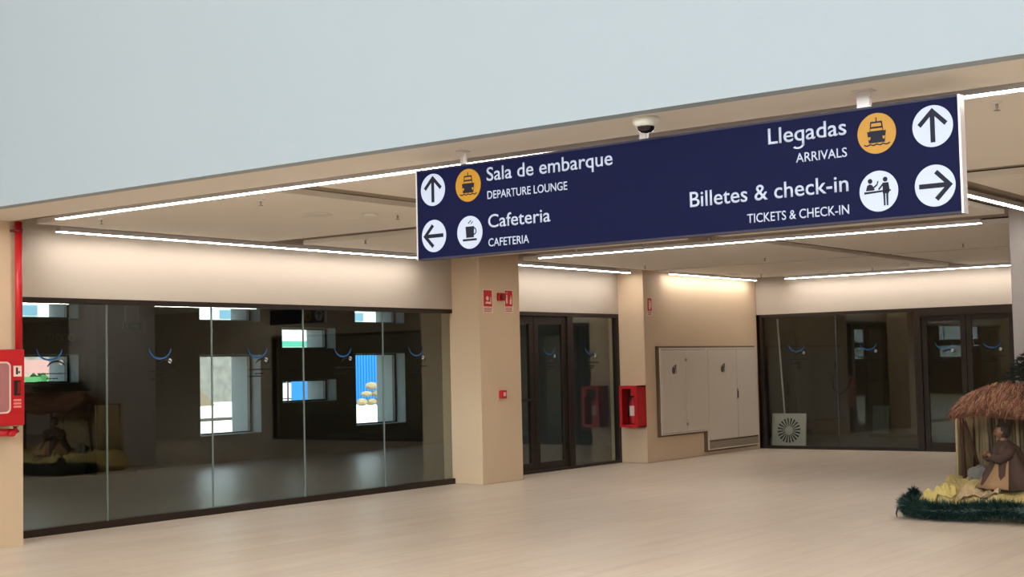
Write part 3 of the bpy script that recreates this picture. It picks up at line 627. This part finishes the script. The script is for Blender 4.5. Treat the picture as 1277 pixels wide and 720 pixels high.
for x, lab in ((13.30, 'round vent on the shop wall, leftmost of the row of four'), (13.45, 'round vent on the shop wall, second from left in the row of four'), (13.57, 'round vent on the shop wall, third from left in the row of four'), (13.69, 'round vent on the shop wall, rightmost of the row of four')):
    vent(x, 2.22, lab)

# ------------------------------------------------------------------ outside, beyond the shop
struct(boxes('ground', [(-10, 90, YB1, 90, -0.3, -0.1)], mat('pale_concrete', srgb(225, 215, 200), 0.9, var=0.1, scale=0.6)))
def at_box(n, lab, cat, bl, m, loc=None, bevel=0):
    return tag(boxes(n, bl, m, None, bevel), lab, cat)
# blue shipping container
ct = thing('shipping_container', 'blue corrugated shipping container outside, seen through the shop', 'container', (51.7, 47, -0.1))
bm = bmesh.new(); n = 40; x0, x1 = -4.0, 4.0; pr = []
for k in range(n):
    x = x0 + (x1 - x0) * k / n; d = (x1 - x0) / n
    pr += [(x, 0), (x + d * .35, 0), (x + d * .5, 0.07), (x + d * .85, 0.07)]
pr.append((x1, 0)); lo = [bm.verts.new((x, y, 0.1)) for x, y in pr]; hi = [bm.verts.new((x, y, 2.7)) for x, y in pr]
for i in range(len(pr) - 1): bm.faces.new((lo[i], lo[i + 1], hi[i + 1], hi[i]))
box(bm, x0, x1, 0.08, 2.4, 0.1, 2.7); obj('body', bm, mat('container_blue', srgb(20, 120, 200), 0.5), ct)
boxes('edge_frame', [(x0 - .05, x1 + .05, -0.05, 0.05, 0, .12), (x0 - .05, x1 + .05, -0.05, 0.05, 2.66, 2.8), (x0 - .05, x0 + .05, -.05, .05, 0.1, 2.7), (x1 - .05, x1 + .05, -.05, .05, 0.1, 2.7)], mat('container_edge', srgb(15, 90, 160), 0.5), ct)
# sacks beside the container
def rock(bm, c, r, mi=0):
    res = bmesh.ops.create_icosphere(bm, subdivisions=2, radius=1)
    s = Vector((random.uniform(.8, 1.2), random.uniform(.7, 1.1), random.uniform(.5, .8))) * r
    for v in res['verts']:
        k = 1 + 0.18 * math.sin(v.co.x * 5 + c[0] * 3) * math.cos(v.co.y * 4 + c[1] * 5)
        v.co = Vector((v.co.x * s.x * k, v.co.y * s.y * k, v.co.z * s.z)) + Vector(c)
    for f in res['verts'][0].link_faces: pass
SACK = mat('pale_stone', srgb(150, 135, 105), 0.9, var=0.2, scale=5)
i = 0
for lvl, n in enumerate((6, 5, 3)):
    for k in range(n):
        bm = bmesh.new(); rock(bm, (0, 0, 0), 0.25); o = tag(obj('boulder', bm, SACK), 'pale boulder before blue container, %s in %s row of heap' % (('leftmost', 'second from left', 'third from left', 'fourth from left', 'fifth from left', 'sixth from left')[k], ('bottom', 'middle', 'top')[lvl]), 'boulder', 'boulders heaped before the blue container')
        o.location = (48.0 + 0.60 * k + 0.34 * lvl, 45.0 + random.uniform(-.05, .05), 0.07 + 0.37 * lvl); o.rotation_euler = (0, 0, random.uniform(0, 6)); i += 1
# stone boundary wall, tarp mound, blocks, hedge, building
sw_ = boxes('stone_wall', [(40, 57, 62, 62.5, -0.1, 3.9)], mat('rubble_stone', srgb(118, 117, 112), 0.9, var=0.65, scale=2.5)); tag(sw_, 'rough grey stone boundary wall outside behind the tallest left opening', 'wall')
bm = bmesh.new(); g = []
for a_ in range(17):
    rw = []
    for b_ in range(13):
        u, v = a_ / 16 * 2 - 1, b_ / 12 * 2 - 1; h = max(0, (1 - u * u)) * max(0, (1 - v * v))
        rw.append(bm.verts.new((u * 2.2, v * 1.3, 0.95 * h ** .6 * (1 + .25 * math.sin(u * 7 + v * 4)))))
    g.append(rw)
for a_ in range(16):
    for b_ in range(12): f = bm.faces.new((g[a_][b_], g[a_ + 1][b_], g[a_ + 1][b_ + 1], g[a_][b_ + 1])); f.smooth = True
o = tag(obj('covered_heap', bm, mat('tarp', srgb(112, 98, 80), 0.9)), 'brownish tarp-covered heap outside in front of the stone wall', 'heap'); o.location = (46.0, 57.3, -0.1); o.scale = (1.2, 1.2, 1.7)
at_box('kerb', 'dark low kerb lying across the bright ground outside', 'kerb', [(30, 38, 38.1, 38.4, -0.1, 0.0)], mat('kerb_grey', srgb(60, 58, 54), 0.9))
cw = thing('parked_van', 'white van parked outside to the right of the tarp heap', 'vehicle', (50.2, 53.3, -0.1))
bm = bmesh.new(); prism(bm, [(-1.2, .3), (1.5, .3), (1.5, .95), (.9, 1.1), (.5, 1.65), (-1.2, 1.65)], -.8, .8); obj('body', bm, WHITE, cw, 0.05)
bm = bmesh.new(); prism(bm, [(.2, 1.1), (.8, 1.1), (.45, 1.55), (.2, 1.55)], -.81, -.79); prism(bm, [(-.8, 1.1), (.1, 1.1), (.1, 1.55), (-.8, 1.55)], -.81, -.79); obj('side_window', bm, INK, cw)
for x in (-.8, .95):
    bm = bmesh.new(); ring_tube(bm, [(x, -.82, .3), (x, -.6, .3)], .3, 18); obj('wheel', bm, BLACK, cw)
bl_ = thing('distant_building', 'pale building with green bands outside beyond the shop windows', 'building', (60, 72, -0.1))
boxes('wall', [(-30, 30, 0, 6, 0, 12)], mat('pale_render', srgb(205, 215, 210), 0.9), bl_)
boxes('green_band', [(-30, 30, -.06, 0, z, z + .4) for z in (3.4, 4.75, 6.1, 7.4)], mat('green_band', srgb(60, 150, 125), 0.6), bl_)
for k in range(14):
    boxes('window', [(-25 + k * 4, -23 + k * 4, -.05, .0, 5.3, 5.9)], mat('distant_glass', srgb(90, 130, 150), 0.3), bl_)
hg = bmesh.new(); rnd = random.Random(3)
for k in range(500):
    c = Vector((rnd.uniform(17.2, 25.6), rnd.uniform(30.2, 31.2), rnd.uniform(-.05, 1.75))); d = Vector((rnd.uniform(-1, 1), rnd.uniform(-1, 1), rnd.uniform(-1, 1))).normalized() * .16; e = d.cross(Vector((0, 0, 1))).normalized() * .1
    hg.faces.new([hg.verts.new(c + d), hg.verts.new(c + e), hg.verts.new(c - d), hg.verts.new(c - e)])
box(hg, 17.3, 25.5, 30.4, 31.0, -0.1, 1.6)
h_ = tag(obj('hedge', hg, mat('hedge_green', srgb(70, 130, 80), 0.8, var=0.3)), 'low green hedge outside the leftmost small opening', 'hedge')
at_box('garden_wall', 'pinkish wall outside behind the low green hedge', 'wall', [(18, 34, 40, 40.3, -0.1, 2.15)], mat('pink_paving', srgb(170, 130, 125), 0.9, var=.2, scale=2))
rl = thing('site_fence', 'thin metal site fence outside behind the small middle opening', 'fence', (48.0, 50.5, -0.1))
boxes('rail', [(-1.8, 1.2, 0, .04, z, z + .05) for z in (0.3, 1.1, 1.7)], STEEL, rl)
for k in range(6): boxes('post', [(-1.8 + k * .58, -1.74 + k * .58, -.01, .05, 0, 1.8)], mat('fence_rust', srgb(120, 80, 60), 0.8), rl)

# ------------------------------------------------------------------ nativity display at the right
STRAW = mat('straw_ground', srgb(168, 148, 92), 0.85, var=0.25, scale=14, bump=0.6, bscale=35)
PAPER = mat('tan_paper', srgb(168, 142, 106), 0.8, var=0.15, scale=10)
TINS = mat('green_tinsel', srgb(14, 44, 38), 0.5)
BARK = mat('dark_bark', srgb(66, 40, 28), 0.8, var=0.2, scale=20)
TH = [mat('thatch_rust', srgb(124, 76, 56), 0.85), mat('thatch_gold', srgb(164, 120, 86), 0.85), mat('thatch_brown', srgb(82, 52, 38), 0.9)]
REED = [mat('reed_pale', srgb(168, 146, 110), 0.8), mat('reed_grey', srgb(112, 96, 76), 0.85)]
nr = random.Random(11)
def hgt(x, y):
    base = 0.20 + 0.15 * min(1, max(0, (x - 13.55) / 0.9))
    e = min(1, max(0, (x - 13.50) / 0.10)) * min(1, max(0, (5.30 - y) / 0.10)) * min(1, max(0, (14.98 - x) / .05))
    n_ = 0.022 * math.sin(x * 17 + y * 9) + 0.018 * math.sin(y * 23 - x * 6) + 0.01 * math.sin(x * 41 + y * 37)
    return max(0.02, (base + n_) * (0.25 + 0.75 * e))
bm = bmesh.new(); g = []; NX, NY = 40, 70
for i in range(NX + 1):
    x = 13.50 + (14.98 - 13.50) * i / NX
    g.append([bm.verts.new((x, 2.6 + (5.30 - 2.6) * j / NY, hgt(x, 2.6 + (5.30 - 2.6) * j / NY))) for j in range(NY + 1)])
for i in range(NX):
    for j in range(NY): bm.faces.new((g[i][j], g[i + 1][j], g[i + 1][j + 1], g[i][j + 1]))
edge = [g[i][0] for i in range(NX + 1)] + [g[NX][j] for j in range(1, NY + 1)] + [g[i][NY] for i in range(NX - 1, -1, -1)] + [g[0][j] for j in range(NY - 1, 0, -1)]
low = [bm.verts.new((14.24 + (v.co.x - 14.24) * .86, 3.95 + (v.co.y - 3.95) * .93, 0.0)) for v in edge]
for k in range(len(edge)): bm.faces.new((edge[k], edge[(k + 1) % len(edge)], low[(k + 1) % len(edge)], low[k]))
bm.faces.new(low)
nb = tag(obj('nativity_ground', bm, STRAW), 'straw-yellow mound base of the nativity display on the floor', 'display base')
# crumpled paper sheets at the front left of the mound
def sheet(c, sx, sy, rz, m, lab, amp=.035):
    bm = bmesh.new(); n = 12; g = []
    for i in range(n + 1):
        rw = []
        for j in range(n + 1):
            u, v = i / n - .5, j / n - .5; x = c[0] + (u * math.cos(rz) - v * math.sin(rz)) * sx; y = c[1] + (u * math.sin(rz) + v * math.cos(rz)) * sy
            rw.append(bm.verts.new((x, y, hgt(x, y) + .018 + amp * (0.5 + .5 * math.sin(u * 19 + v * 11 + c[1] * 7)) * (.6 + .4 * math.sin(v * 23)))))
        g.append(rw)
    for i in range(n):
        for j in range(n): bm.faces.new((g[i][j], g[i + 1][j], g[i + 1][j + 1], g[i][j + 1]))
    o = tag(obj('crumpled_paper', bm, m), lab, 'paper'); s = o.modifiers.new('s', 'SOLIDIFY'); s.thickness = .004
sheet((13.72, 5.06), .30, .30, .4, mat('yellow_paper', srgb(186, 166, 98), .7, var=.15), 'crumpled yellow paper at the left front corner of the nativity base', .06)
sheet((13.70, 4.66), .20, .40, .1, PAPER, 'crumpled tan paper in the middle front of the nativity base', .045)
# tinsel garland round the front and the left corner
def garland(path, r, n, lab, seed):
    bm = bmesh.new(); rr_ = random.Random(seed)
    pts = [Vector(p) for p in path]; ring_tube(bm, pts, [min(r * .68, p_.z * .95) * (.7 + .15 * math.sin(i_ * 2.1)) for i_, p_ in enumerate(pts)], 10)
    seglen = [(b_ - a_).length for a_, b_ in zip(pts, pts[1:])]; T = sum(seglen)
    for k in range(int(n * 3)):
        s = rr_.uniform(0, T); i = 0
        while i < len(seglen) - 1 and s > seglen[i]: s -= seglen[i]; i += 1
        p = pts[i].lerp(pts[i + 1], min(1, s / seglen[i]))
        d = Vector((rr_.gauss(0, 1), rr_.gauss(0, 1), rr_.gauss(0, 1))).normalized() * r * rr_.uniform(.75, 1.25); e = d.cross(Vector((rr_.gauss(0, 1), rr_.gauss(0, 1), rr_.gauss(0, 1)))).normalized() * 0.0075
        q = p + d
        if q.z < 0.004: d.z = 0.004 - p.z; q = p + d
        bm.faces.new([bm.verts.new(p + e), bm.verts.new(p - e), bm.verts.new(q)])
    return tag(obj('tinsel_garland', bm, TINS), lab, 'garland')
garland([(14.2, 5.38, .09), (13.85, 5.38, .10), (13.62, 5.36, .12), (13.52, 5.30, .14), (13.44, 5.18, .11), (13.41, 5.0, .095), (13.41, 4.8, .10), (13.41, 4.6, .115), (13.40, 4.45, .135), (13.40, 4.28, .14), (13.41, 4.08, .11), (13.41, 3.8, .10), (13.41, 3.2, .10), (13.41, 2.7, .10)], .115, 7000, 'dark green tinsel garland along the front foot of the nativity display', 1)
g2 = garland([(13.60, 5.33, .05), (13.60, 5.31, .15), (13.62, 5.28, .25)], .075, 1200, 'upright tuft of dark green tinsel at the left corner of the nativity base', 2)
bm = bmesh.new(); ring_tube(bm, [(13.47, 5.28, .12), (13.45, 5.34, .135), (13.44, 5.385, .11), (13.435, 5.40, .05), (13.435, 5.395, .012)], [.012, .012, .011, .009, .004], 6)
tag(obj('ribbon_end', bm, TINS), 'dark curled ribbon end drooping from the left corner of the garland', 'ribbon')
# stable: posts, brace, reed walls, thatched roof
st = thing('nativity_stable', 'small thatched wooden stable standing on the straw mound', 'stable', (14.4, 4.1, .30))
def rel(l): return [Vector(p) - Vector((14.4, 4.1, .30)) for p in l]
for nm, l, r in (('post', [(14.40, 5.035, .22), (14.33, 5.03, 1.12)], .021), ('brace', [(14.33, 4.99, .93), (14.48, 4.90, .40)], .016), ('post', [(14.35, 3.2, .22), (14.35, 3.2, 1.12)], .024),
                 ('post', [(14.88, 5.10, .22), (14.88, 5.10, 1.12)], .02), ('post', [(14.88, 3.2, .22), (14.88, 3.2, 1.12)], .02), ('beam', [(14.34, 5.06, 1.09), (14.34, 3.15, 1.09)], .022), ('beam', [(14.88, 5.12, 1.09), (14.88, 3.15, 1.09)], .02)):
    bm = bmesh.new(); ring_tube(bm, rel(l), r, 9); obj(nm, bm, BARK, st)
bm = bmesh.new(); y = 5.14
while y > 3.2:
    mi = 0 if (y > 4.95 or y < 4.42 or nr.random() < .25) else 1
    ring_tube(bm, rel([(14.92, y, .28), (14.92 + nr.uniform(-.01, .01), y + nr.uniform(-.01, .01), 1.12)]), nr.uniform(.016, .022), 6, mi); y -= .036
obj('reed_back_wall', bm, REED, st)
bm = bmesh.new(); x = 14.90
while x > 14.40:
    ring_tube(bm, rel([(x, 5.12, .26), (x + nr.uniform(-.01, .01), 5.10, 1.1)]), nr.uniform(.014, .02), 6, 0); x -= .034
obj('reed_side_wall', bm, REED, st)
def roof(u, v):   # u: -1 front eave .. 0 ridge .. 1 back eave, v: y
    v = min(v, 4.99); hip = min(1, max(0.0, (5.0 - v) / .45)) ** .7
    return Vector((14.42 + .52 * u, v, 1.02 + (.285 * (1 - abs(u) ** 1.3)) * (.5 + .5 * hip) + .02 * math.sin(v * 7)))
bm = bmesh.new(); g = []
for i in range(15):
    g.append([bm.verts.new(roof(-1 + i / 7, 4.99 - j * .066) - Vector((14.4, 4.1, .3)) - Vector((0, 0, .02))) for j in range(30)])
for i in range(14):
    for j in range(29): bm.faces.new((g[i][j], g[i + 1][j], g[i + 1][j + 1], g[i][j + 1])).material_index = 2
o = obj('roof_bed', bm, TH, st); sd_ = o.modifiers.new('s', 'SOLIDIFY'); sd_.thickness = .03
bm = bmesh.new(); O = Vector((14.4, 4.1, .3))
for k in range(7500):
    s = -1 if nr.random() < .75 else 1
    u = nr.uniform(0.0, .95); v = nr.uniform(3.12, 4.99); ln = nr.uniform(.12, .26)
    p = roof(s * u, v) + Vector((0, 0, nr.uniform(0, .03))); q = roof(s * min(1.0, u + ln / .6), v + nr.uniform(-.05, .05)) + Vector((0, 0, nr.uniform(-.005, .03)))
    if u > .72: q = q + Vector((s * nr.uniform(0, .035), 0, -nr.uniform(.0, .07)))
    if v > 4.88: q = q + Vector((0, nr.uniform(0, .05), -nr.uniform(0, .06)))
    e = (q - p).cross(Vector((nr.gauss(0, .4), nr.gauss(0, .4), 1))).normalized() * nr.uniform(.003, .006)
    m = p.lerp(q, .5) + Vector((0, 0, .012)); q = q + Vector((0, 0, nr.uniform(-.01, .025)))
    mi = 0 if nr.random() < .45 else (1 if nr.random() < .55 else 2)
    vs = [bm.verts.new(w - O) for w in (p + e, p - e, m - e * .9, q, m + e * .9)]; bm.faces.new(vs).material_index = mi
o = obj('thatch', bm, TH, st)
# fringe of straw hanging inside the left corner
bm = bmesh.new()
for k in range(160):
    y = nr.uniform(4.55, 4.98); p = Vector((13.97 + nr.uniform(-.02, .12), y, 1.06)); q = p + Vector((nr.uniform(-.03, .03), nr.uniform(-.03, .03), -nr.uniform(.06, .2 if y > 4.75 else .12))); e = Vector((0, nr.uniform(.002, .006), 0))
    bm.faces.new([bm.verts.new(w - O) for w in (p + e, p - e, q)]).material_index = nr.choice((0, 1, 2))
obj('hanging_straw', bm, TH, st)

# kneeling robed figurine under the roof
FX, FY = 14.06, 4.46; FZ = hgt(FX, FY) - .01
FSC = 1.12
fg = thing('nativity_figurine', 'kneeling figurine in a dark brown robe under the thatched roof', 'figurine', (FX, FY, FZ), math.radians(125)); fg.scale = (FSC * 1.06, FSC * 1.06, FSC * .93)
SKIN = mat('figurine_skin', srgb(118, 84, 60), .6); ROBE = mat('brown_robe', srgb(64, 45, 34), .85, var=.3, scale=9); CLOTH = mat('tan_cloth', srgb(140, 108, 76), .85, var=.15, scale=9)
me = bpy.data.meshes.new('body')
V = [(0, 0, .12), (0.01, 0, .26), (0.03, 0, .38), (0.05, 0, .45), (0.06, 0, .53),
     (0.03, .085, .37), (0.12, .10, .29), (0.20, .05, .33), (0.03, -.085, .37), (0.12, -.10, .29), (0.20, -.05, .33), (.12, .08, .07), (-.10, .09, .05), (.12, -.08, .07), (-.10, -.09, .05)]
Ed = [(0, 1), (1, 2), (2, 3), (3, 4), (2, 5), (5, 6), (6, 7), (2, 8), (8, 9), (9, 10), (0, 11), (11, 12), (0, 13), (13, 14)]
Rd = [.10, .085, .075, .032, .03, .04, .028, .016, .04, .028, .016, .06, .04, .06, .04]
me.from_pydata(V, Ed, []); bo = link('body', me, SKIN, fg)
md = bo.modifiers.new('skin', 'SKIN'); sk = me.skin_vertices[0].data if me.skin_vertices else None
if sk is None:
    bpy.context.view_layer.objects.active = bo
    me.skin_vertices.data if False else None
else:
    for i, r in enumerate(Rd): sk[i].radius = (r, r)
    sk[0].use_root = True
bo.modifiers.new('sub', 'SUBSURF').levels = 2; bo.modifiers['sub'].render_levels = 2
bm = bmesh.new(); n = 40; rings = []
for z, rx, ry, cx, fold in ((0, .235, .22, -.01, .14), (.05, .245, .225, -.01, .14), (.14, .215, .20, 0, .12), (.24, .155, .155, .01, .10), (.33, .12, .135, .02, .07), (.40, .10, .125, .03, .05), (.435, .065, .08, .04, .03), (.46, .045, .045, .05, .0)):
    rings.append([bm.verts.new((cx + rx * math.cos(t) * (1 + fold * math.sin(7 * t + z * 6)), ry * math.sin(t) * (1 + fold * math.sin(7 * t + z * 6)), z)) for t in [2 * PI * k / n for k in range(n)]])
for a_, b_ in zip(rings, rings[1:]):
    for k in range(n): bm.faces.new((a_[k], a_[(k + 1) % n], b_[(k + 1) % n], b_[k])).smooth = True
obj('robe', bm, ROBE, fg)
for s in (1, -1):
    bm = bmesh.new(); ring_tube(bm, [(0.02, s * .09, .385), (.06, s * .115, .33), (.12, s * .11, .28), (.17, s * .07, .31)], [.055, .055, .05, .045], 12); obj('sleeve', bm, ROBE, fg)
    hb = bmesh.new(); ring_tube(hb, [(.165, s * .066, .31), (.195, s * .045, .335)], [.02, .018], 8)
    for k in range(4): ring_tube(hb, [(.192 + .003 * k, s * (.055 - .009 * k), .337 - .004 * k), (.222, s * (.048 - .010 * k), .352 - .006 * k), (.232, s * (.040 - .009 * k), .370 - .008 * k)], [.0055, .005, .0035], 6)
    ring_tube(hb, [(.18, s * .035, .328), (.198, s * .022, .345)], [.006, .004], 6); obj('hand', hb, SKIN, fg)
bm = bmesh.new(); g = []
for i in range(13):
    t = -1.9 + 2.0 * i / 12; g.append([bm.verts.new(((.292 - .031 * j) * math.cos(t) * (1 + .05 * math.sin(i * 1.7)) + .0, (.28 - .030 * j) * math.sin(t) * (1 + .05 * math.sin(i * 1.7)), .02 + .052 * j)) for j in range(6)])
for i in range(12):
    for j in range(5): bm.faces.new((g[i][j], g[i + 1][j], g[i + 1][j + 1], g[i][j + 1])).smooth = True
# the cloth hangs over the lap on the figurine's left side
for v in bm.verts: v.co = Matrix.Rotation(1.1, 4, 'Z') @ v.co
o = obj('lap_cloth', bm, CLOTH, fg); o.modifiers.new('s', 'SOLIDIFY').thickness = .006
bm = bmesh.new(); res = bmesh.ops.create_uvsphere(bm, u_segments=24, v_segments=18, radius=1)
for v in res['verts']:
    x, y, z = v.co; k = 1 - .22 * max(0, -z); fx = .055 * x * k
    if x > 0: fx += .014 * math.exp(-((y / .16) ** 2) - ((z + .12) / .2) ** 2) - .006 * (math.exp(-(((abs(y) - .35) / .16) ** 2) - ((z - .08) / .14) ** 2)) + .004 * math.exp(-((y / .3) ** 2) - ((z + .5) / .08) ** 2) * 1
    v.co = Vector((.065 + fx, .046 * y * k, .535 + .066 * z))
for f in bm.faces: f.smooth = True
for s in (1, -1):
    r2 = bmesh.ops.create_uvsphere(bm, u_segments=8, v_segments=6, radius=.012)
    for v in r2['verts']: v.co = Vector((.06 + v.co.x, s * .046 + v.co.y * .5, .53 + v.co.z * 1.3))
hd = obj('head', bm, SKIN, fg)
bm = bmesh.new()
for s in (1, -1):
    r2 = bmesh.ops.create_uvsphere(bm, u_segments=8, v_segments=6, radius=.006)
    for v in r2['verts']: v.co = v.co + Vector((.112, s * .017, .543))
box(bm, .114, .119, -.012, .012, .501, .504); obj('eyes_and_mouth', bm, INK, hd)
bm = bmesh.new(); res = bmesh.ops.create_uvsphere(bm, u_segments=22, v_segments=16, radius=1)
for v in res['verts']:
    x, y, z = v.co; w = 1 + .08 * math.sin(9 * y + 7 * z + 5 * x); v.co = Vector((.048 + .064 * x * w, .056 * y * w, .548 + .073 * z * w))
bmesh.ops.delete(bm, geom=[v for v in bm.verts if v.co.x > .082 and v.co.z < .578], context='VERTS')
obj('hair', bm, mat('dark_hair', srgb(42, 30, 20), .8), hd)
# folded grey-blue cloth bundle at the stable post
bm = bmesh.new(); res = bmesh.ops.create_icosphere(bm, subdivisions=4, radius=1)
for v in res['verts']:
    x, y, z = v.co; k = 1 + .14 * math.sin(7 * x + 4 * y) + .09 * math.sin(13 * y + 6 * z) + .05 * math.sin(21 * x - 9 * z); v.co = Vector((14.32 + .09 * x * k, 4.84 + .12 * y * k, hgt(14.32, 4.84) + .06 + .10 * max(z, -.7) * k))
for f in bm.faces: f.smooth = True
tag(obj('cloth_bundle', bm, mat('greyblue_cloth', srgb(112, 108, 100), .85, var=.3, scale=12)), 'crumpled grey cloth bundle on straw between stable post and figurine', 'cloth')
# fir boughs lying on the roof
ft = thing('fir_bough', 'dark fir boughs heaped on top of the thatched roof at the right edge', 'branch', (14.42, 4.10, 1.335))
bm = bmesh.new(); fo = bmesh.new()
for k in range(240):
    z = nr.uniform(0.0, .55); R_ = max(.05, .52 * (1 - z / .62)) * nr.uniform(.75, 1.0); a = nr.uniform(0, 2 * PI)
    tip = Vector((R_ * math.cos(a), R_ * math.sin(a) * 1.1, z)); base = Vector((0, 0, max(0.0, z - .05)))
    for j in range(80):
        p = base.lerp(tip, nr.uniform(.15, 1)); d = ((tip - base).normalized() + Vector((nr.gauss(0, .8), nr.gauss(0, .8), nr.gauss(0, .6)))).normalized() * .055; e = d.cross(Vector((nr.gauss(0, 1), nr.gauss(0, 1), nr.gauss(0, 1)))).normalized() * .007
        if (p + d).z < 0: d.z = -p.z
        fo.faces.new([fo.verts.new(p + e), fo.verts.new(p - e), fo.verts.new(p + d)])
    ring_tube(bm, [base, tip], [.006, .002], 4)
obj('twigs', bm, BARK, ft)
obj('needles', fo, mat('fir_green', srgb(24, 34, 24), .7), ft)
